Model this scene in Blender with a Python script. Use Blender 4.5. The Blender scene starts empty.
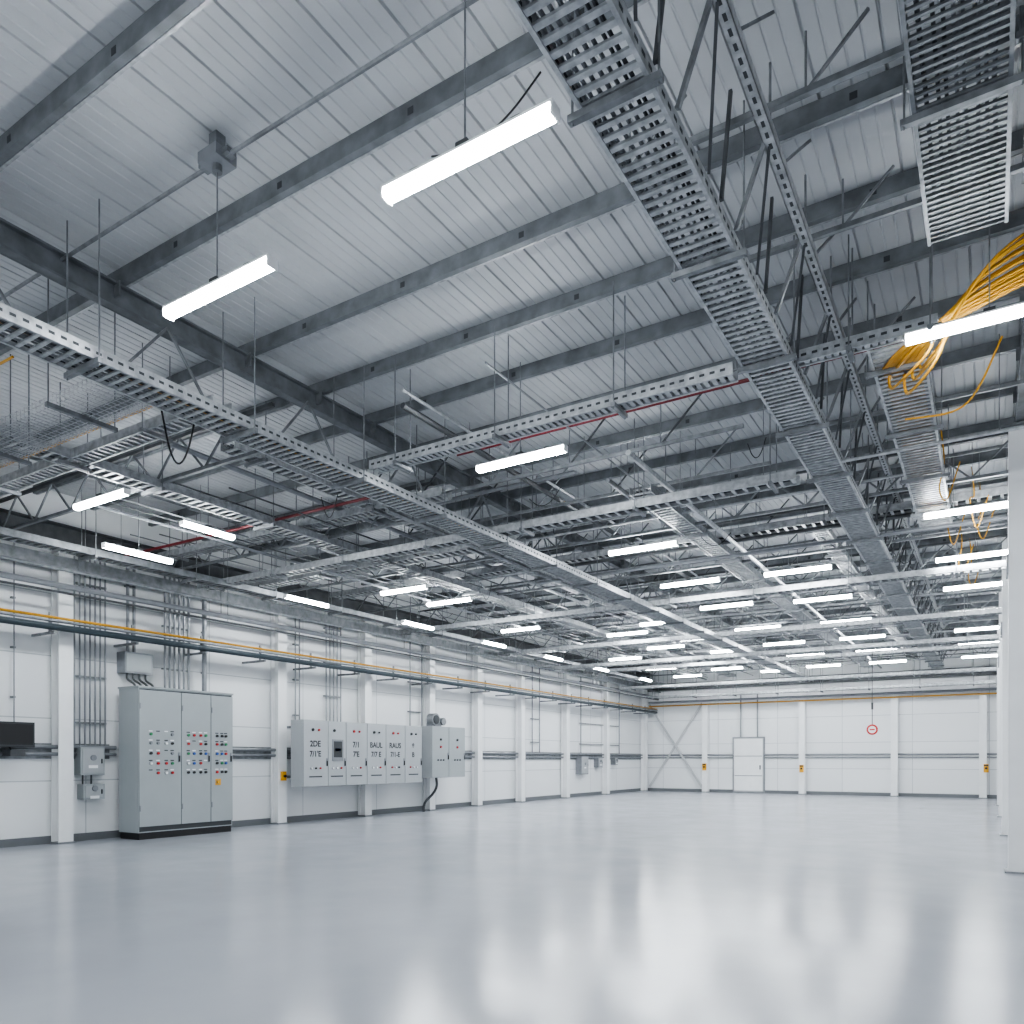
import bpy, math, random
from mathutils import Vector, Matrix
random.seed(7)
sc = bpy.context.scene
D = bpy.data
try:
    sc.view_settings.view_transform='AgX'; sc.view_settings.look='AgX - Medium High Contrast'
except Exception: pass

# ------------------------------------------------------------ materials
def mat(name, col, metal=0.0, rough=0.5, var=0.0, scale=6.0, emit=None, es=0.0, bump=0.0):
    m = D.materials.new(name); m.use_nodes = True
    nt = m.node_tree; b = nt.nodes["Principled BSDF"]
    b.inputs["Base Color"].default_value = (*col, 1)
    b.inputs["Metallic"].default_value = metal
    b.inputs["Roughness"].default_value = rough
    if var > 0 or bump > 0:
        tc = nt.nodes.new("ShaderNodeTexCoord")
        n = nt.nodes.new("ShaderNodeTexNoise"); n.inputs["Scale"].default_value = scale
        n.inputs["Detail"].default_value = 4
        nt.links.new(tc.outputs["Object"], n.inputs["Vector"])
        if var > 0:
            r = nt.nodes.new("ShaderNodeValToRGB")
            r.color_ramp.elements[0].position = 0.3; r.color_ramp.elements[1].position = 0.7
            r.color_ramp.elements[0].color = (*[c*(1-var) for c in col], 1)
            r.color_ramp.elements[1].color = (*[min(1, c*(1+var)) for c in col], 1)
            nt.links.new(n.outputs["Fac"], r.inputs["Fac"])
            nt.links.new(r.outputs["Color"], b.inputs["Base Color"])
        if bump > 0:
            bp = nt.nodes.new("ShaderNodeBump"); bp.inputs["Strength"].default_value = bump
            bp.inputs["Distance"].default_value = 0.01
            nt.links.new(n.outputs["Fac"], bp.inputs["Height"])
            nt.links.new(bp.outputs["Normal"], b.inputs["Normal"])
    if emit:
        b.inputs["Emission Color"].default_value = (*emit, 1)
        b.inputs["Emission Strength"].default_value = es
    return m

GALV = mat("galvanised_steel", (0.42, 0.435, 0.45), 0.45, 0.42, 0.28, 14)
GALVD = mat("weathered_galvanised", (0.22, 0.232, 0.245), 0.45, 0.5, 0.3, 9)
DARK = mat("dark_steel", (0.085, 0.09, 0.096), 0.4, 0.5, 0.25, 5)
PURL = mat("purlin_steel", (0.175, 0.187, 0.20), 0.35, 0.5, 0.3, 5)
DECK = mat("roof_sheet", (0.52, 0.535, 0.55), 0.08, 0.55, 0.08, 1.3)
WHITE = mat("white_paint", (0.85, 0.86, 0.865), 0, 0.45, 0.03, 3)
CAB = mat("cabinet_grey", (0.35, 0.38, 0.39), 0.0, 0.42, 0.03, 3)
CAB2 = mat("cabinet_light_grey", (0.40, 0.42, 0.435), 0.0, 0.42, 0.03, 3)
BRACE = mat("brace_grey", (0.50, 0.51, 0.52), 0.1, 0.45)
GAP = mat("gap_dark", (0.05, 0.055, 0.06), 0, 0.7)
BLACK = mat("black_plastic", (0.012, 0.012, 0.014), 0, 0.4)
RED = mat("red_plastic", (0.50, 0.02, 0.02), 0, 0.4)
GREEN = mat("green_plastic", (0.03, 0.25, 0.10), 0, 0.4)
BLUE = mat("blue_plastic", (0.03, 0.10, 0.4), 0, 0.4)
YEL = mat("yellow_plastic", (0.75, 0.38, 0.02), 0, 0.45)
YCAB = mat("yellow_cable", (0.50, 0.26, 0.02), 0, 0.45, 0.1, 20)
REDPIPE = mat("red_pipe", (0.14, 0.012, 0.018), 0.1, 0.4)
BASEB = mat("skirting_grey", (0.15, 0.16, 0.17), 0, 0.5)
TUBE = mat("lamp_diffuser", (0.9, 0.9, 0.9), 0, 0.5, emit=(0.925, 0.97, 1.0), es=88)
PIPE = mat("conduit_grey", (0.25, 0.262, 0.28), 0.4, 0.4, 0.1, 8)
BLUEP = mat("dark_blue_pipe", (0.035, 0.05, 0.06), 0.2, 0.4)

def wall_mat(name, horiz):
    m = D.materials.new(name); m.use_nodes = True
    nt = m.node_tree; b = nt.nodes["Principled BSDF"]
    b.inputs["Roughness"].default_value = 0.5
    tc = nt.nodes.new("ShaderNodeTexCoord")
    sp = nt.nodes.new("ShaderNodeSeparateXYZ"); cb = nt.nodes.new("ShaderNodeCombineXYZ")
    nt.links.new(tc.outputs["Object"], sp.inputs[0])
    nt.links.new(sp.outputs[horiz], cb.inputs[0]); nt.links.new(sp.outputs["Z"], cb.inputs[1])
    br = nt.nodes.new("ShaderNodeTexBrick"); br.offset = 0
    br.inputs["Scale"].default_value = 1
    br.inputs["Brick Width"].default_value = 2.5; br.inputs["Row Height"].default_value = 1.05
    br.inputs["Mortar Size"].default_value = 0.010
    br.inputs["Color1"].default_value = (0.81, 0.825, 0.835, 1)
    br.inputs["Color2"].default_value = (0.78, 0.795, 0.805, 1)
    br.inputs["Mortar"].default_value = (0.50, 0.52, 0.54, 1)
    nt.links.new(cb.outputs[0], br.inputs["Vector"])
    nt.links.new(br.outputs["Color"], b.inputs["Base Color"])
    return m
WALLY = wall_mat("wall_panels_side", "Y"); WALLX = wall_mat("wall_panels_end", "X")

def floor_mat():
    m = D.materials.new("epoxy_floor"); m.use_nodes = True
    nt = m.node_tree; b = nt.nodes["Principled BSDF"]
    tc = nt.nodes.new("ShaderNodeTexCoord")
    n = nt.nodes.new("ShaderNodeTexNoise"); n.inputs["Scale"].default_value = 0.7; n.inputs["Detail"].default_value = 6
    nt.links.new(tc.outputs["Object"], n.inputs["Vector"])
    r = nt.nodes.new("ShaderNodeValToRGB")
    r.color_ramp.elements[0].position = 0.3; r.color_ramp.elements[1].position = 0.7
    r.color_ramp.elements[0].color = (0.41, 0.43, 0.475, 1); r.color_ramp.elements[1].color = (0.47, 0.49, 0.535, 1)
    nt.links.new(n.outputs["Fac"], r.inputs["Fac"]); nt.links.new(r.outputs["Color"], b.inputs["Base Color"])
    n2 = nt.nodes.new("ShaderNodeTexNoise"); n2.inputs["Scale"].default_value = 2.2; n2.inputs["Detail"].default_value = 8
    nt.links.new(tc.outputs["Object"], n2.inputs["Vector"])
    mr = nt.nodes.new("ShaderNodeMapRange"); mr.inputs[3].default_value = 0.13; mr.inputs[4].default_value = 0.25
    nt.links.new(n2.outputs["Fac"], mr.inputs[0]); nt.links.new(mr.outputs[0], b.inputs["Roughness"])
    n3 = nt.nodes.new("ShaderNodeTexNoise"); n3.inputs["Scale"].default_value = 2.2; n3.inputs["Detail"].default_value = 2
    nt.links.new(tc.outputs["Object"], n3.inputs["Vector"])
    bp = nt.nodes.new("ShaderNodeBump"); bp.inputs["Strength"].default_value = 0.14; bp.inputs["Distance"].default_value = 0.01
    nt.links.new(n3.outputs["Fac"], bp.inputs["Height"]); nt.links.new(bp.outputs["Normal"], b.inputs["Normal"])
    b.inputs["Specular IOR Level"].default_value = 0.6
    return m
FLOOR = floor_mat()

# ------------------------------------------------------------ mesh builder
class MB:
    def __init__(s): s.v=[]; s.f=[]; s.m=[]; s.mats=[]
    def mi(s, mt):
        if mt not in s.mats: s.mats.append(mt)
        return s.mats.index(mt)
    def add(s, vs, fs, mt):
        o=len(s.v); s.v += [tuple(v) for v in vs]; k=s.mi(mt)
        for f in fs: s.f.append([i+o for i in f]); s.m.append(k)
    def box(s, x0,x1,y0,y1,z0,z1, mt):
        vs=[(x0,y0,z0),(x1,y0,z0),(x1,y1,z0),(x0,y1,z0),(x0,y0,z1),(x1,y0,z1),(x1,y1,z1),(x0,y1,z1)]
        s.add(vs,[(0,3,2,1),(4,5,6,7),(0,1,5,4),(1,2,6,5),(2,3,7,6),(3,0,4,7)],mt)
    def beam(s,p,q,w,h,mt):
        p=Vector(p);q=Vector(q);d=(q-p).normalized()
        up=Vector((0,0,1)) if abs(d.z)<0.95 else Vector((1,0,0))
        a=d.cross(up).normalized()*w/2; b=a.normalized().cross(d).normalized()*h/2
        vs=[p-a-b,p+a-b,p+a+b,p-a+b,q-a-b,q+a-b,q+a+b,q-a+b]
        s.add(vs,[(0,3,2,1),(4,5,6,7),(0,1,5,4),(1,2,6,5),(2,3,7,6),(3,0,4,7)],mt)
    def tube(s,pts,r,mt,n=6):
        pts=[Vector(p) for p in pts]; vs=[];fs=[]
        prev=None
        for i,p in enumerate(pts):
            d=(pts[min(i+1,len(pts)-1)]-pts[max(i-1,0)]).normalized()
            if prev is None:
                up=Vector((0,0,1)) if abs(d.z)<0.9 else Vector((1,0,0))
                a=d.cross(up).normalized()
            else:
                a=(prev-d*prev.dot(d)).normalized()
            prev=a; b=d.cross(a)
            for k in range(n):
                t=2*math.pi*k/n
                vs.append(p+a*math.cos(t)*r+b*math.sin(t)*r)
        for i in range(len(pts)-1):
            for k in range(n):
                k2=(k+1)%n
                fs.append((i*n+k,i*n+k2,(i+1)*n+k2,(i+1)*n+k))
        fs.append(tuple(range(n-1,-1,-1))); o=(len(pts)-1)*n; fs.append(tuple(o+k for k in range(n)))
        s.add(vs,fs,mt)
    def prof(s, axis, a, b, pts, mt):
        # closed 2D profile (u,z) extruded along axis
        n=len(pts)
        if axis=='x': vs=[(a,u,z) for u,z in pts]+[(b,u,z) for u,z in pts]
        elif axis=='y': vs=[(u,a,z) for u,z in pts]+[(u,b,z) for u,z in pts]
        else: vs=[(u,w,a) for u,w in pts]+[(u,w,b) for u,w in pts]
        fs=[(i,(i+1)%n,n+(i+1)%n,n+i) for i in range(n)]+[tuple(range(n))[::-1],tuple(range(n,2*n))]
        s.add(vs,fs,mt)
    def obj(s,name,parent=None,smooth=False):
        me=D.meshes.new(name); me.from_pydata(s.v,[],s.f)
        for m in s.mats: me.materials.append(m)
        me.polygons.foreach_set("material_index",s.m)
        if smooth: me.polygons.foreach_set("use_smooth",[True]*len(s.f))
        me.update()
        o=D.objects.new(name,me); sc.collection.objects.link(o)
        if parent: o.parent=parent
        return o

def spline(pts,seg=6):
    P=[Vector(p) for p in pts]; out=[]
    P=[P[0]*2-P[1]]+P+[P[-1]*2-P[-2]]
    for i in range(1,len(P)-2):
        for k in range(seg):
            t=k/seg
            out.append(0.5*((2*P[i])+(-P[i-1]+P[i+1])*t+(2*P[i-1]-5*P[i]+4*P[i+1]-P[i+2])*t*t+(-P[i-1]+3*P[i]-3*P[i+1]+P[i+2])*t**3))
    out.append(P[-2]); return out

def Ipts(c,z0,z1,w,tf=0.02,tw=0.015):
    h=w/2; t=tw/2
    return [(c-h,z0),(c+h,z0),(c+h,z0+tf),(c+t,z0+tf),(c+t,z1-tf),(c+h,z1-tf),(c+h,z1),(c-h,z1),(c-h,z1-tf),(c-t,z1-tf),(c-t,z0+tf),(c-h,z0+tf)]
def Cpts(c,z0,z1,w,t=0.012,flip=1,l=0.025):
    a=c-w/2*flip; b=c+w/2*flip; T=t*flip
    return [(a,z0),(b,z0),(b,z0+l),(b-T,z0+l),(b-T,z0+t),(a+T,z0+t),(a+T,z1-t),(b-T,z1-t),(b-T,z1-l),(b,z1-l),(b,z1),(a,z1)]

# ------------------------------------------------------------ room dims
XL=-13.4; XR=9.0; YN=-7.0; YF=33.1; ZD=5.93
PD=0.14   # purlin depth
RD=0.37   # rafter bottom below deck

m=MB(); m.box(XL-0.3,XR+0.3,YN,YF+0.3,-0.1,0,FLOOR); m.obj("floor")
m=MB(); m.box(XL-0.2,XL,YN,YF+0.2,0,ZD,WALLY); m.obj("wall_left")
m=MB(); m.box(XL,XR,YF,YF+0.2,0,ZD,WALLX); m.obj("wall_far")
m=MB(); m.box(XR,XR+0.2,YN,YF+0.2,0,ZD,WALLY); m.obj("wall_right")
m=MB(); m.box(XL,XL+0.03,YN,YF,0,0.13,BASEB); m.obj("baseboard_left")
m=MB(); m.box(XL+0.03,XR,YF-0.03,YF,0,0.13,BASEB); m.obj("baseboard_far")
m=MB(); m.box(XR-0.03,XR,YN,YF-0.03,0,0.13,BASEB); m.obj("baseboard_right")

# profiled roof sheet, fine ribs along Y
m=MB(); x=XL-0.2; k=0
prof=[]
while x<XR+0.2:
    hgt=0.022 if k%4==0 else 0.007
    prof += [(x,ZD),(x+0.007,ZD+hgt),(x+0.015,ZD+hgt),(x+0.022,ZD)]
    x+=0.105; k+=1
prof.append((x,ZD))
n=len(prof)
vs=[(a,YN,b) for a,b in prof]+[(a,YF+0.2,b) for a,b in prof]
m.add(vs,[(i,i+1,n+i+1,n+i) for i in range(n-1)],DECK)
m.box(XL-0.2,XR+0.2,YN,YF+0.2,ZD+0.05,ZD+0.12,DECK)
m.obj("ceiling")

# ------------------------------------------------------------ purlins & rafters
py=[-4.5,-3.0,-1.5,0.1,1.4,2.82,4.15,5.62,6.65,7.6]
y=8.7
while y<32.8: py.append(y); y+=1.15
for i,y in enumerate(py):
    m=MB()
    m.prof('x',XL,XR,Cpts(y,ZD-PD,ZD-0.001,0.055),PURL)
    m.box(XL,XR,y+0.030,y+0.052,ZD-PD-0.002,ZD-PD+0.008,GALV)
    m.prof('x',XL,XR,Cpts(y+0.068,ZD-PD*0.6,ZD-0.01,0.026,flip=-1,l=0.02),GALVD)
    x=XL+0.9
    while x<XR:
        m.box(x,x+0.05,y-0.030,y-0.0278,ZD-0.10,ZD-0.05,GAP); x+=1.3
    m.obj("purlin")
for xr in (-11.2,-6.85,0.33,5.2):
    m=MB(); m.prof('y',YN,YF,Ipts(xr,ZD-RD,ZD-PD-0.002,0.11),PURL)
    m.box(xr-0.057,xr-0.045,YN,YF,ZD-RD-0.004,ZD-RD+0.03,GALVD)
    for y in py:   # cleats
        m.box(xr-0.09,xr+0.09,y-0.06,y-0.048,ZD-0.28,ZD-PD,GALVD)
    m.obj("rafter")
# light lattice girder under the left rafter
m=MB(); xg=-6.72
m.beam((xg,YN,4.98),(xg,YF,4.98),0.05,0.04,GALVD)
y=0.5; k=0
while y<32:
    m.beam((xg,y,4.98),(xg,y+0.45,ZD-RD),0.022,0.022,GALVD)
    m.beam((xg,y+0.45,ZD-RD),(xg,y+0.9,4.98),0.022,0.022,GALVD)
    y+=1.8
m.obj("lattice_girder")

# cross lattice trusses (along X)
for y,xe in ((6.05,-6.95),(9.0,-6.95),(11.4,9),(14.0,9),(16.6,9),(18.95,9),(21.5,9),(24.6,9),(28.0,9),(31.0,9)):
    m=MB(); z0=4.98; z1=ZD-0.46
    m.beam((XL+0.1,y,z0),(xe-.02,y,z0),0.05,0.04,GALVD)
    m.beam((XL+0.1,y,z1),(xe-.02,y,z1),0.05,0.04,DARK)
    x=XL+0.2
    while x<xe-1:
        m.beam((x,y,z0),(x+0.5,y,z1),0.022,0.022,GALVD)
        m.beam((x+0.5,y,z1),(x+1.0,y,z0),0.022,0.022,GALVD)
        x+=1.0
    m.obj("lattice_girder")

# ------------------------------------------------------------ ladder trays
def tray(axis,c,a,b,z,w,name="cable_tray",rung=0.1,rh=0.10,hang=1.5,cables=3,slots=True,matr=GALV,rw=0.04,top=ZD-PD,ccol=None,hx=0.07,deckm=None):
    m=MB()
    def B(u0,u1,s0,s1,z0,z1,mt):
        if axis=='y': m.box(u0,u1,s0,s1,z0,z1,mt)
        else: m.box(s0,s1,u0,u1,z0,z1,mt)
    h=w/2
    for sgn in (-1,1):
        e=c+sgn*h
        B(e-0.004,e+0.004,a,b,z,z+rh,matr)
        i=e-sgn*0.012
        B(min(i,e)-0.006,max(i,e)+0.006,a,b,z-0.004,z+0.006,matr)
        B(min(i,e)-0.006,max(i,e)+0.006,a,b,z+rh-0.006,z+rh,matr)
        if slots:
            s=a+0.03
            while s<min(b,a+16)-0.1:
                B(e-0.0055,e+0.0055,s,s+0.045,z+0.04,z+0.062,GAP); s+=0.09
    s=a+0.05
    while s<b:
        B(c-h+0.004,c+h-0.004,s,s+rw,z+0.004,z+0.02,matr); s+=rung
    for k in range(cables):
        u=c-h+0.05+(w-0.1)*(k+0.5)/max(1,cables)
        pts=[]; s=a
        while s<=b:
            uu=u+random.uniform(-0.012,0.012)
            pts.append((uu,s,z+0.034) if axis=='y' else (s,uu,z+0.034)); s+=0.9
        m.tube(pts,random.uniform(0.009,0.014),(ccol or random.choice([GALVD,PIPE,DARK])),5)
    s=a+0.4
    while s<b:
        B(c-h-hx,c+h+hx,s,s+0.041,z-0.045,z-0.004,GALVD)
        for sgn in (-1,1):
            u=c+sgn*(h+hx-0.02)
            p=(u,s+0.02,z-0.06) if axis=='y' else (s+0.02,u,z-0.06)
            m.tube([p,(p[0],p[1],top)],0.007,GALVD,5)
        s+=hang
    return m.obj(name)

# main right tray
tray('y',-1.63,-3,32.5,4.80,0.38,rung=0.085,rw=0.036,cables=6,hang=1.55)
# left tray
tray('y',-6.15,-3,32.5,4.55,0.36,rung=0.09,rw=0.03,cables=5,hang=1.5)
# short right tray with yellow cables and upper right tray
tray('y',-0.69,7.3,13.5,4.95,0.42,rung=0.09,rw=0.038,cables=0,hang=1.6)
tray('y',-0.14,-2,6.6,5.28,0.50,rung=0.06,rw=0.02,cables=8,hang=1.7,matr=GALVD)
tray('y',0.40,-2,6.6,5.52,0.40,rung=0.07,rw=0.025,cables=5,hang=1.7,matr=GALVD)
tray('y',0.75,-2,32,5.0,0.4,rung=0.15,cables=3,hang=1.8)
# cross channels
tray('x',6.62,-5.95,-1.85,4.68,0.16,rung=0.07,rw=0.04,cables=2,hang=1.3)
tray('x',7.05,-1.42,-0.35,4.86,0.10,rung=0.06,cables=0,hang=0.6)
# left-hand wire basket, along X
m=MB()
for k in range(9):
    yy=3.75+k*0.06
    m.tube([(-12.6,yy,4.62),(-6.5,yy,4.62)],0.004,GALV,4)
for zz in (4.66,4.70):
    for yy in (3.73,4.25): m.tube([(-12.6,yy,zz),(-6.5,yy,zz)],0.004,GALV,4)
x=-12.6
while x<-6.5:
    m.tube([(x,3.73,4.71),(x,3.73,4.62),(x,4.25,4.62),(x,4.25,4.71)],0.004,GALV,4); x+=0.07
for x in (-12,-10.4,-8.8,-7.2):
    m.box(x,x+0.04,3.66,4.32,4.57,4.61,GALVD)
    for yy in (3.68,4.30): m.tube([(x+0.02,yy,4.56),(x+0.02,yy,ZD-0.1)],0.007,GALVD,5)
m.obj("wire_basket_tray")

# additional longitudinal and cross runs
tray('y',-9.2,2,32.5,4.9,0.3,rung=0.12,cables=4,hang=1.8,slots=False)
tray('y',-7.7,6,32.5,5.1,0.25,rung=0.12,cables=3,hang=1.8,slots=False)
tray('y',-12.1,1,32.5,4.62,0.3,rung=0.12,cables=3,hang=1.8,slots=False,matr=GALVD)
tray('y',-3.95,9.6,32.5,4.95,0.3,rung=0.12,cables=3,hang=1.8,slots=False)
tray('y',-2.4,13,32.5,5.2,0.25,rung=0.12,cables=3,hang=1.8,slots=False)
tray('x',5.0,-12.8,-6.5,4.9,0.22,rung=0.11,cables=3,hang=1.6,slots=False)
tray('x',8.6,-12.8,-6.4,5.05,0.25,rung=0.11,cables=3,hang=1.6,slots=False)
for (yy,x0,x1,z,w) in ((9.4,-12.8,-1.9,4.66,0.22),(10.6,-12.8,-6.4,4.9,0.3),(12.9,-12.8,6,5.12,0.3),(15.3,-12.8,6,4.62,0.25),(17.8,-12.8,0.0,5.12,0.3),
                       (20.0,-12.8,6,4.62,0.25),(22.9,-12.8,6,4.45,0.3),(25.8,-12.8,6,4.62,0.3),(29.4,-12.8,6,4.3,0.3),(32.0,-12.8,6,4.1,0.35)):
    tray('x',yy,x0,x1,z,w,rung=0.14,cables=4,hang=1.7,slots=False)

# perforated strut channel beside the main tray, with braces
m=MB(); xs=-1.18
m.box(xs-0.035,xs+0.035,-3,32,5.30,5.304,GALV)
m.box(xs-0.035,xs-0.031,-3,32,5.30,5.37,GALV); m.box(xs+0.031,xs+0.035,-3,32,5.30,5.37,GALV)
y=-2.9
while y<20:
    m.box(xs-0.010,xs+0.010,y,y+0.05,5.2985,5.2995,GAP); y+=0.1
y=0.6
while y<31:
    m.tube([(xs,y,5.33),(xs,y,ZD-0.12)],0.009,GALVD,5)
    m.beam((xs-0.03,y,5.33),(-1.40,y+0.02,4.84),0.025,0.025,GALVD)
    m.beam((xs,y,5.33),(-1.40,y+0.55,4.84),0.018,0.018,DARK)
    m.beam((-1.40,y-0.3,4.84),(-1.40,y-0.1,5.66),0.022,0.022,DARK)
    m.beam((xs,y+.3,5.36),(xs+.1,y+0.75,ZD-PD),0.018,0.018,GALVD)
    y+=1.1
m.obj("strut_channel")
# cross struts tying the right hand trays to the roof
for i,y in enumerate((2.1,3.3,4.9,6.3,8.2,9.9,11.8,13.6,15.6,18,20.5,23,26)):
    m=MB(); zz=5.44
    m.box(-2.15,0.95,y,y+0.04,zz,zz+0.04,GALVD)
    for x in (-2.1,-0.95,0.85): m.tube([(x,y+0.02,zz),(x,y+0.02,ZD-0.1)],0.008,GALVD,5)
    m.beam((-2.1,y+0.02,zz+.02),(-1.7,y+0.02,ZD-0.14),0.018,0.018,GALVD)
    m.beam((-0.95,y+0.02,zz+.02),(-0.6,y+0.02,ZD-0.14),0.018,0.018,GALVD)
    m.beam((-2.1,y+0.02,zz),(-1.86,y+0.05,4.9),0.018,0.018,DARK)
    m.obj("trapeze_strut")
# knee braces hanging from purlins over the middle of the hall
for i,y in enumerate((8.9,10.2,12.2,13.4,15.9,17.2,19.4,22.2,24.0,27.0)):
    m=MB()
    m.box(-8.6,-2.4,y,y+0.04,5.22,5.26,GALVD)
    x=-8.4
    while x<-2.5:
        m.tube([(x,y+.02,5.24),(x,y+.02,ZD-.1)],0.007,GALVD,5)
        m.beam((x,y+.02,5.24),(x+0.55,y+.02,ZD-.15),0.018,0.018,random.choice([GALVD,DARK])); x+=1.25
    m.obj("trapeze_strut")

# pipes
def pipe(name,pts,r,mt,n=8,clips=None):
    m=MB(); m.tube(pts,r,mt,n)
    if clips:
        axis,a,b,st=clips; s=a
        while s<b:
            p=(s,pts[0][1]) if axis=='x' else (pts[0][0],s)
            m.tube([(p[0],p[1],pts[0][2]),(p[0],p[1],ZD-0.1)],0.005,GALVD,4); s+=st
    return m.obj(name,smooth=False)
pipe("sprinkler_pipe",[(-6.0,8.3,5.45),(8.8,8.3,5.45)],0.022,REDPIPE,clips=('x',-5.8,8.6,2.2))
pipe("sprinkler_pipe",[(-13.2,7.9,4.98),(-6.9,7.9,4.98)],0.022,REDPIPE,clips=('x',-13,-7,2.2))
m=MB()
m.tube([(-12.9,3.62,5.74),(-3.4,3.62,5.74),(2,3.62,5.74)],0.016,GALVD,6)
m.box(-4.86,-4.66,3.53,3.71,5.71,5.79,PIPE); m.box(-4.92,-4.60,3.58,3.66,5.73,5.77,GALVD); m.tube([(-4.76,3.62,5.66),(-4.76,3.62,5.71)],0.035,GALVD,10)
m.box(-4.8,-4.72,3.58,3.66,5.79,ZD,GALVD)
m.obj("junction_box")
for k in range(36):
    y=random.uniform(8.8,32); z=random.uniform(4.75,5.6); x0=random.uniform(-13,-7); x1=random.uniform(-5,6)
    pipe("conduit_run",[(x0,y,z),(x1,y,z)],random.choice([0.012,0.018,0.03]),random.choice([PIPE,DARK,GALVD,GALV]),6,('x',x0+0.2,x1,2.4))
for k in range(20):
    x=random.choice([-12.7,-12.5,-11,-10.4,-9.7,-8.4,-7.3,-7.2,-5.4,-4.4,-3.5,1.4,2.4])+random.uniform(-.1,.1); z=random.uniform(4.85,5.5)
    pipe("conduit_run",[(x,random.uniform(4,10),z),(x,32.6,z)],random.choice([0.012,0.02,0.035]),random.choice([PIPE,DARK,GALVD,GALV]),6,('y',10,32,2.4))
# drooping black cables
m=MB()
def droop(p,q,s,r=0.006,mt=BLACK):
    p=Vector(p);q=Vector(q); c=(p+q)/2; c.z-=s
    m.tube(spline([p,(p+c)/2+Vector((0,0,-s*0.25)),c,(q+c)/2+Vector((0,0,-s*0.25)),q],5),r,mt,5)
for k in range(46):
    x=random.uniform(-12.5,0.5); y=random.uniform(7.5,30)
    droop((x,y,random.uniform(4.9,5.5)),(x+random.uniform(-.7,.7),y+random.uniform(-.4,.4),random.uniform(4.9,5.5)),random.uniform(.1,.4))
droop((-2.75,3.55,4.9),(-2.05,3.6,5.1),0.12)
droop((-6.9,4.6,4.85),(-6.45,4.7,4.9),0.6,0.010)
m.obj("loose_cables")

# ------------------------------------------------------------ yellow cables right
m=MB()
for k in range(20):
    o=k*0.022+random.uniform(-.008,.008); j=random.uniform(-.04,.04); dz=random.uniform(0,.28) if k%4==0 else 0
    xe=-0.54-0.3*(k/20)
    m.tube(spline([(2.2,7.6+j,5.70-o*0.9),(0.9,7.55+j,5.70-o),(0.42-o*.2,7.45+j,5.68-o),(0.10-o*0.6,7.35+j,5.50-o*1.0),(-0.12-o*0.6,7.25,5.22-o*.6),(-0.30-o*0.4,7.25,4.98-dz),(xe+.05,7.6,4.93-dz*1.1),(xe,8.1,4.985),(xe,10.5,4.985),(xe,13.4,4.985)],6),0.0125,YCAB,6)
m.obj("yellow_cable_bundle")
m=MB()
for k in range(6):
    x=-0.42+random.uniform(-.1,.3); y=10+random.uniform(0,7)
    m.tube(spline([(x,y,5.5),(x+.03,y,5.1),(x-.02,y,4.75+random.uniform(0,.3)),(x+0.06,y+.1,4.66),(x+.2,y+.1,5.1)],5),0.009,YCAB,5)
m.tube(spline([(-.7,8.4,4.72),(-.3,8.4,4.70),(-0.1,8.4,4.85),(.1,8.4,5.3)],5),0.010,YCAB,5)
m.obj("yellow_cable_bundle")
m=MB()
m.tube([(-6.30,-2,4.68),(-6.30,9,4.68),(-6.30,20,4.68)],0.009,YCAB,5)
m.tube([(-13,4.6,4.9),(-6.5,4.6,4.9)],0.012,YCAB,5); m.tube([(-13,3.3,4.8),(-7,3.3,4.8)],0.012,YCAB,5)
m.obj("yellow_cable_bundle")

# ------------------------------------------------------------ lights
def lampmesh(axis,L,up):
    m=MB(); h=L/2
    def B(u0,u1,s0,s1,z0,z1,mt):
        if axis=='x': m.box(s0,s1,u0,u1,z0,z1,mt)
        else: m.box(u0,u1,s0,s1,z0,z1,mt)
    B(-0.045,0.045,-h,h,0.035,0.05,WHITE)
    # rounded diffuser
    pts=[(-0.044,0.035),(-0.050,0.0),(-0.025,-0.028),(0.025,-0.028),(0.050,0.0),(0.044,0.035)]
    m.prof(axis,-h+0.012,h-0.012,pts,TUBE)
    B(-0.046,0.046,-h,-h+0.012,-0.026,0.05,WHITE); B(-0.046,0.046,h-0.012,h,-0.026,0.05,WHITE)
    for s in (-h*0.6,h*0.6):
        p2=(s,0) if axis=='x' else (0,s)
        m.box(p2[0]-0.03,p2[0]+0.03,p2[1]-0.03,p2[1]+0.03,0.05,0.07,DARK)
    m.tube([(0,0,0.05),(0,0,up)],0.006,GALVD,6); m.box(-0.04,0.04,-0.04,0.04,0.05,0.08,DARK)
    o=m.obj("linear_light_fixture"); dd=o.data; D.objects.remove(o); return dd
LX=[(-2.52,3.56),(-4.76,3.62),(-4.52,7.47),(-9.9,5.74),(-10.0,12.0),(-9.9,13.4),(-4.75,11.65),(-4.9,14.4),(-4.94,16.95),(-5.1,20.3),(-5.1,23.3),(-5.1,26.4),(-5.1,29.6),
    (-2.94,14.5),(-3.0,17.3),(-3.0,20.4),(-3.0,23.3),(-3.0,26.4),(-3.0,29.6),
    (0.0,7.0),(-.2,12.2),(-.2,15.0),(-.2,17.6),(-.2,20.6),(-.2,23.4),(-.2,26.4),(-.2,29.6),
    (-8.6,16.1),(-8.3,19.3),(-8.3,22.2),(-8.3,25.2),(-8.3,28.6),(-6.9,18.2),(-6.9,21.1),(-6.9,24),(-6.9,27),(-6.9,30.3),(-10.4,17.2),(-10.4,20.8),(-10.4,24),(-10.4,27.3),(-10.4,30.3),
    (3.2,-1.5),(-2.55,-2),(-6.5,-2.2),(-10,-1.5),(3.2,3),(6.5,3),(3.2,8.5),(6.5,8.5),(3.2,13),(6.5,13),(3.2,19.5),(3.2,26),(6.5,19.5),(6.5,26)]  # unseen fixtures right of and behind the camera, added to light the hall
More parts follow.
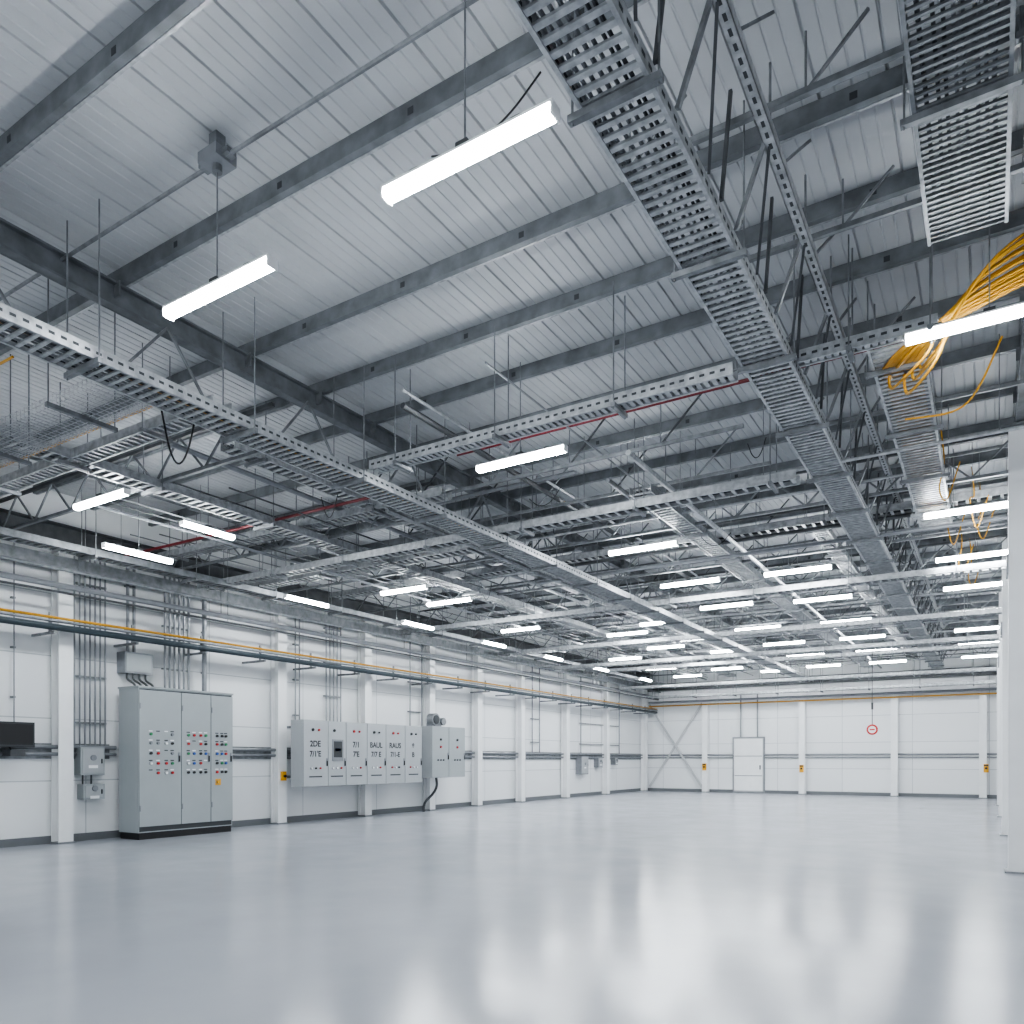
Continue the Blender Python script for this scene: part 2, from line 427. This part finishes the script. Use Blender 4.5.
LY=[(-9.86,7.34,4.8),(-10.9,6.9,4.5),(-11.36,10.7,4.5),(-11.2,13.95,4.5),(-11.3,17.3,4.5),(-11.3,20.6,4.5),(-11.3,24,4.5),(-11.3,28,4.5)]
dx=lampmesh('x',1.17,ZD-4.8-0.02); dy=lampmesh('y',1.1,ZD-4.5-0.02); dy2=lampmesh('y',0.9,ZD-4.8-0.02)
for x,y in LX:
    o=D.objects.new("linear_light_fixture",dx); sc.collection.objects.link(o); o.location=(x,y,4.8)
for x,y,z in LY:
    o=D.objects.new("linear_light_fixture",dy if z<4.7 else dy2); sc.collection.objects.link(o); o.location=(x,y,z)

# ------------------------------------------------------------ columns
def col(x,y,w,h,depth,name="column",ax='x'):
    m=MB()
    if ax=='x':
        m.box(x-depth/2,x-depth/2+0.02,y-w/2,y+w/2,0,h,WHITE); m.box(x+depth/2-0.02,x+depth/2,y-w/2,y+w/2,0,h,WHITE)
        m.box(x-depth/2+0.02,x+depth/2-0.02,y-0.03,y+0.03,0,h,WHITE)
        m.box(x-depth/2,x+depth/2+0.02,y-w/2-.02,y+w/2+.02,0,0.03,PIPE)
    else:
        m.box(x-w/2,x+w/2,y-depth/2,y-depth/2+0.02,0,h,WHITE); m.box(x-w/2,x+w/2,y+depth/2-0.02,y+depth/2,0,h,WHITE)
        m.box(x-0.03,x+0.03,y-depth/2+0.02,y+depth/2-0.02,0,h,WHITE)
        m.box(x-w/2-.02,x+w/2+.02,y-depth/2-.02,y+depth/2,0,0.03,PIPE)
    return m.obj(name)
for y in (2.9,7.02,11.66,14.4,17.0,19.35,21.9,25.1,28.6,32.7):
    col(-13.25,y,0.24,4.90,0.24)
for x in (-10.5,-6.48,-3.1,-0.2,4.5): col(x,32.93,0.24,4.45,0.28,ax='y')
for y in (5.0-12,11.5,17.0,22.5,28.0): 
    m=MB(); m.box(0.2,0.46,y-0.15,y+0.15,0,5.52,WHITE); m.box(0.16,0.50,y-0.19,y+0.19,0,0.02,PIPE)
    m.box(0.12,0.54,y-0.2,y+0.2,5.52,5.55,GALVD)
    m.box(0.18,0.2,y-0.17,y+0.17,3.7,3.95,PIPE); m.obj("column")
# eave beam & dark duct runs at left wall head
m=MB(); m.prof('y',YN,YF,Ipts(-13.15,4.93,5.3,0.3),DARK); m.obj("eave_beam")
m=MB(); m.prof('x',XL,XR,Ipts(32.9,4.5,4.8,0.3),DARK); m.obj("eave_beam")

# cross bracing, far wall
m=MB()
m.beam((-13.1,32.98,0.2),(-10.65,32.98,3.9),0.04,0.09,BRACE); m.beam((-13.1,32.92,3.9),(-10.65,32.92,0.2),0.04,0.09,BRACE)
m.obj("cross_brace")

# far door
m=MB(); x0,x1,z1=-9.36,-8.01,2.38; yy=33.1
m.box(x0,x1,yy-0.06,yy,0,z1,PIPE)
m.box(x0+0.05,x1-0.05,yy-0.09,yy-0.06,0.05,z1-0.05,CAB2)
m.box(x0+0.08,x1-0.08,yy-0.10,yy-0.09,0.10,z1-0.08,WHITE)
m.box(x0+0.1,x1-0.1,yy-0.105,yy-0.10,0.72,0.75,PIPE); m.box(x0+0.1,x1-0.1,yy-0.105,yy-0.10,1.55,1.58,PIPE)
m.box(x1-0.2,x1-0.16,yy-0.14,yy-0.09,1.0,1.18,GAP)
m.obj("door_1")
m=MB()
for x in (-9.0,-8.3): m.tube([(x,33.0,2.38),(x,33.0,4.2)],0.03,PIPE,6)
m.obj("conduit_drop")

# wall service rails
m=MB()
for z,r in ((1.62,0.035),(1.50,0.03)): 
    m.tube([(-13.33,-6,z),(-13.33,8.0,z)],r,PIPE,8); m.tube([(-13.33,9.95,z),(-13.33,33.0,z)],r,PIPE,8)
m.box(-13.39,-13.36,-6,7.9,1.42,1.68,GALVD); m.box(-13.39,-13.36,10,33,1.42,1.68,GALVD)
m.obj("wall_service_rail")
m=MB()
for z,r in ((1.62,0.035),(1.50,0.03)): m.tube([(-13.3,33.05,z),(8.9,33.05,z)],r,PIPE,8)
m.obj("wall_service_rail")
# overhead pipe rack at left wall
m=MB()
m.tube([(-12.78,-6,3.54),(-12.78,33,3.54)],0.055,BLUEP,10)
m.box(-12.84,-12.72,-6,33,3.625,3.65,GALVD)
y=1
while y<33:
    m.box(-13.4,-12.7,y,y+0.04,3.43,3.47,GALVD); m.box(-12.87,-12.84,y,y+0.04,3.43,3.78,GALVD); y+=1.4
for o in (0,0.05): m.tube([(-12.80+o,-6,3.69),(-12.80+o,33,3.69)],0.02,YCAB,6)
m.obj("pipe_rack")
m=MB()
m.tube([(-12.9,-6,4.25),(-12.9,33,4.25)],0.05,PIPE,8); m.tube([(-12.7,-6,4.1),(-12.7,33,4.1)],0.02,DARK,8)
m.tube([(-12.6,-6,4.45),(-12.6,33,4.45)],0.03,GALVD,8); m.box(-13.05,-12.95,-6,33,4.55,4.75,GALVD)
y=1.5
while y<33: m.tube([(-12.9,y,4.25),(-12.9,y,4.98)],0.008,GALVD,5); m.tube([(-12.7,y,4.1),(-12.7,y,5.6)],0.006,GALVD,5); y+=2.8
m.obj("pipe_rack")
m=MB(); m.tube([(-13,32.7,3.8),(8.8,32.7,3.8)],0.03,YCAB,8); m.tube([(-13,32.6,3.95),(8.8,32.6,3.95)],0.05,PIPE,8); m.obj("pipe_rack")

# conduit drops left wall
def drops(ys,z0,z1,x=-13.32,r=0.016):
    m=MB()
    for y in ys: m.tube([(x,y,z0),(x,y,z1)],r,PIPE,6)
    z=z0+0.4
    while z<z1: m.box(x-0.07,x-0.012,min(ys)-0.03,max(ys)+0.03,z,z+0.03,GALVD); z+=0.8
    m.obj("conduit_drop")
drops([7.26,7.35,7.44,7.53,7.62,7.71,7.80],1.63,4.9)
drops([8.85,8.95,9.05,9.15,9.25,9.35],2.70,4.9,x=-13.15,r=0.024)
drops([8.22,8.34],3.35,4.9,r=0.03)
drops([9.7],2.70,4.9,x=-13.15,r=0.05)
drops([13.15,13.27,13.39,13.51,13.63],1.7,4.6)
drops([16.25,16.75],2.3,4.6); drops([12.2,12.32],2.0,4.6)
drops([6.3],2.0,4.9,r=0.012); drops([22.8,23.3],1.6,4.6,r=0.02); drops([26.5,30.1],1.6,4.6,r=0.02)

# junction box with flexible conduits into cabinet
m=MB(); m.box(-13.4,-13.15,8.06,8.6,2.97,3.35,PIPE); m.box(-13.15,-13.14,8.09,8.57,3.0,3.32,CAB)
for k in range(4):
    y=8.14+k*0.12; m.tube(spline([(-13.22,y,2.97),(-13.2,y,2.86),(-13.1,y+0.05,2.78),(-13.05,y+0.08,2.69)],4),0.02,DARK,6)
m.obj("junction_box")

# small wall boxes
def wbox(y0,y1,z0,z1,d=0.2,name="switch_box",mt=CAB):
    m=MB(); m.box(-13.4+0.0,-13.4+d,y0,y1,z0,z1,mt); m.box(-13.4+d,-13.385+d,y0+0.03,y1-0.03,z0+0.03,z1-0.03,CAB2)
    c=(y0+y1)/2; zc=(z0+z1)/2
    m.tube([(-13.385+d,c,zc+0.06),(-13.36+d,c,zc+0.06)],0.05,PIPE,12)
    m.box(-13.385+d,-13.38+d,c-0.08,c+0.08,zc-0.12,zc-0.07,WHITE)
    m.box(-13.385+d,-13.375+d,y1-0.07,y1-0.05,zc-0.04,zc+0.04,BLACK)
    m.obj(name)
wbox(7.30,7.72,1.14,1.62); wbox(7.35,7.72,0.72,0.98)
wbox(26.2,26.8,0.85,1.55,0.25,mt=PIPE); wbox(27.8,28.2,1.1,1.5,mt=PIPE); wbox(29.4,29.7,1.2,1.5,mt=PIPE)
m=MB(); 
for y in (7.4,7.55): m.tube([(-13.32,y,0.98),(-13.32,y,1.14)],0.016,DARK,6)
m.obj("conduit_drop")

# wall monitor
m=MB(); m.box(-13.05,-13.01,5.72,6.46,1.60,2.0,BLACK)
m.box(-13.01,-13.0,5.735,6.445,1.615,1.985,GAP); m.box(-13.004,-12.998,5.75,6.43,1.64,1.97,BLACK)
m.box(-13.4,-13.36,5.98,6.18,1.65,1.9,PIPE); m.beam((-13.36,6.08,1.76),(-13.05,6.08,1.76),0.06,0.06,DARK)
m.box(-13.36,-13.05,6.12,6.34,1.46,1.56,DARK); m.tube([(-13.2,6.2,1.56),(-13.15,6.1,1.7)],0.01,BLACK,5); m.obj("wall_monitor")

# ------------------------------------------------------------ cabinets
def btn(m,x,y,z,r,mt):
    m.tube([(x,y,z),(x+0.008,y,z)],r*1.3,PIPE,10); m.tube([(x+0.008,y,z),(x+0.028,y,z)],r,mt,10)
def door(m,xf,y0,y1,z0,z1,mt):
    g=0.008
    m.box(xf,xf+0.02,y0+g,y1-g,z0+g,z1-g,mt)
def handle(m,xf,y,z):
    m.box(xf+0.02,xf+0.03,y-0.018,y+0.018,z-0.09,z+0.09,PIPE); m.box(xf+0.03,xf+0.045,y-0.009,y+0.009,z-0.08,z+0.03,BLACK)
def text(s,parent,x,y,z,size,mt=BLACK):
    c=D.curves.new("label","FONT"); c.body=s; c.size=size; c.align_x='CENTER'; c.align_y='CENTER'; c.extrude=0.0008; c.offset=0.005
    c.materials.append(mt)
    o=D.objects.new("label",c); sc.collection.objects.link(o)
    o.rotation_euler=(math.pi/2,0,math.pi/2); o.location=(x,y,z); o.parent=parent
# big floor cabinet
m=MB(); xf=-12.62; Y0,Y1=7.98,9.94
m.box(-13.18,xf-0.01,Y0+0.02,Y1-0.02,0,0.12,BLACK)
m.box(-13.20,xf,Y0,Y1,0.12,2.67,CAB)
m.box(xf,xf+0.004,Y0+0.02,Y1-0.02,0.14,2.65,GAP)
m.box(-13.22,xf+0.025,Y0-0.01,Y1+0.01,2.67,2.70,CAB)
dv=[7.98,8.81,9.44,9.94]
for a,b in zip(dv,dv[1:]):
    door(m,xf+0.004,a,b,0.22,2.64,CAB); handle(m,xf+0.004,b-0.05,1.45)
    for z in (0.5,2.3): m.box(xf+0.02,xf+0.034,a+0.012,a+0.03,z,z+0.1,PIPE)
xb=xf+0.024
rows=(1.86,1.70,1.52,1.34,1.17)
cols3=[(8.20,8.34,8.50,8.62),(8.95,9.07,9.21,9.32),(9.57,9.68,9.77)]
for ci,cs in enumerate(cols3):
    for zi,z in enumerate(rows):
        for yi,y in enumerate(cs):
            mt=random.choice([BLACK,BLACK,RED,GREEN,WHITE,BLUE,RED] if ci else [BLACK,PIPE,RED,WHITE,GREEN])
            if random.random()<0.88: btn(m,xb,y,z,0.024,mt)
            m.box(xb,xb+0.002,y-0.035,y+0.035,z+0.045,z+0.062,BLACK if random.random()<.5 else WHITE)
btn(m,xb,9.60,0.98,0.035,YEL); m.box(xb,xb+0.003,9.54,9.66,0.92,1.04,YEL)
m.obj("control_cabinet")
# wall mounted row
m=MB(); xf=-12.52; z0,z1=0.82,2.27
dv=[11.67,12.40,12.96,13.66,14.33,15.05,15.73]
m.box(-12.88,xf,dv[0],dv[-1],z0,z1,CAB2); m.box(xf,xf+0.004,dv[0]+.01,dv[-1]-.01,z0+.01,z1-.01,GAP)
for z in (1.0,2.1):
    for y in (11.85,13.0,15.6): m.box(-13.4,-12.88,y,y+0.05,z,z+0.05,GALVD)
for a,b in zip(dv,dv[1:]): door(m,xf+0.004,a,b,z0,z1,CAB2); handle(m,xf+0.004,b-0.045,1.35)
xb=xf+0.024
m.box(xb,xb+0.012,12.52,12.86,1.38,1.86,PIPE); m.box(xb+0.012,xb+0.014,12.56,12.82,1.46,1.82,GAP)
m.box(xb+0.012,xb+0.014,12.60,12.78,1.60,1.66,BLUE)
for i,(a,b) in enumerate(zip(dv,dv[1:])):
    c=(a+b)/2
    btn(m,xb,c-0.1,2.06,0.03,RED if i in (2,4) else BLACK)
    if i!=1: btn(m,xb,c+0.08,2.06,0.022,RED if i%2==0 else BLACK)
    for k in range(3): btn(m,xb,c-0.14+k*0.13,1.22,0.02,random.choice([BLACK,RED,WHITE]))
    m.box(xb,xb+0.003,c-0.2,c+0.18,1.02,1.05,GAP)
cb=m.obj("wall_control_panel")
tx=[("2DE","7/1'E"),None,("7/1","7'E"),("BAUL","7/7 E"),("RAUS","7/1-E"),("8","B")]
for i,(a,b) in enumerate(zip(dv,dv[1:])):
    if tx[i] is None: continue
    c=(a+b)/2-0.02
    text(tx[i][0],cb,xb+0.001,c,1.75,0.18); text(tx[i][1],cb,xb+0.001,c,1.53,0.17)
# third cabinet
m=MB(); dv=[16.15,16.9,17.66]; z0,z1=0.93,2.30
m.box(-12.88,xf,dv[0],dv[-1],z0,z1,CAB2); m.box(xf,xf+0.004,dv[0]+.01,dv[-1]-.01,z0+.01,z1-.01,GAP)
for z in (1.1,2.1): m.box(-13.4,-12.88,17.5,17.55,z,z+0.05,GALVD); m.box(-13.4,-12.88,16.2,16.25,z,z+0.05,GALVD)
for a,b in zip(dv,dv[1:]): 
    door(m,xf+0.004,a,b,z0,z1,CAB); handle(m,xf+0.004,b-0.045,1.5); btn(m,xb,(a+b)/2,1.95,0.03,BLACK); btn(m,xb,(a+b)/2,1.75,0.03,RED)
    for k in range(3): btn(m,xb,(a+b)/2-.12+k*.12,1.4,0.02,BLACK)
m.tube(spline([(-12.7,16.6,0.93),(-12.7,16.62,0.7),(-12.8,16.6,0.5),(-13.0,16.5,0.25),(-13.05,16.5,0.0)],5),0.035,DARK,8)
m.tube([(-12.75,16.4,2.48),(-12.55,16.4,2.48)],0.17,PIPE,18); m.tube([(-12.55,16.4,2.48),(-12.53,16.4,2.48)],0.12,GAP,18); m.box(-12.8,-12.6,16.3,16.7,2.30,2.40,PIPE)
m.tube([(-12.75,16.75,2.44),(-12.55,16.75,2.44)],0.10,GALVD,14)
m.obj("wall_control_panel")

# yellow call points on columns
for (x,y,z) in ((-6.48,32.79,1.05),(-0.1,32.79,1.1),(-10.5,32.79,1.1)):
    m=MB(); m.box(x-0.08,x+0.08,y-0.07,y,z-0.15,z+0.15,YEL); m.tube([(x,y-0.07,z),(x,y-0.11,z)],0.04,BLACK,12); m.box(x-0.07,x+0.07,y-0.075,y-0.07,z+0.08,z+0.13,BLACK); m.obj("emergency_call_point")
m=MB(); m.box(-13.13,-13.07,11.60,11.72,0.95,1.15,YEL); m.tube([(-13.07,11.66,1.05),(-13.03,11.66,1.05)],0.03,BLACK,10); m.obj("emergency_call_point")
# hanging round red safety sign
m=MB(); c=Vector((-2.95,25,2.30))
m.tube([(c.x,c.y,2.45),(c.x,c.y,5.6)],0.012,DARK,6); 
ring=[(c.x+0.13*math.cos(t*math.pi/10),c.y,c.z+0.13*math.sin(t*math.pi/10)) for t in range(21)]
m.tube(ring,0.028,RED,8); m.tube([(c.x,c.y-0.01,c.z),(c.x,c.y+0.01,c.z)],0.11,WHITE,18); m.box(c.x-0.07,c.x+0.07,c.y-0.02,c.y-0.011,c.z-0.02,c.z+0.02,RED)
m.tube([(c.x,c.y,2.9),(c.x,c.y,3.1)],0.03,DARK,8)
m.obj("hanging_safety_sign")
# red fire extinguisher by right columns
m=MB(); m.tube([(0.70,22.3,0.05),(0.70,22.3,0.55)],0.09,RED,14); m.tube([(0.70,22.3,0.55),(0.70,22.3,0.62)],0.045,RED,12); m.tube([(0.70,22.3,0.62),(0.70,22.3,0.68)],0.02,BLACK,8)
m.box(0.60,0.80,22.2,22.4,0,0.05,BLACK); m.box(0.62,0.72,22.28,22.32,0.66,0.69,BLACK); m.obj("fire_extinguisher")

# ------------------------------------------------------------ world + camera
w=D.worlds.new("world"); sc.world=w; w.use_nodes=True
w.node_tree.nodes["Background"].inputs[0].default_value=(0.88,0.94,1,1); w.node_tree.nodes["Background"].inputs[1].default_value=1.8
cam=D.cameras.new("camera"); co=D.objects.new("camera",cam); sc.collection.objects.link(co)
co.location=(0,0,1.4); co.rotation_euler=(math.radians(90),0,math.radians(31.8))
cam.sensor_width=36; cam.lens=770/1024*36; cam.shift_y=248/1024; cam.clip_end=200; cam.clip_start=0.05
sc.camera=co
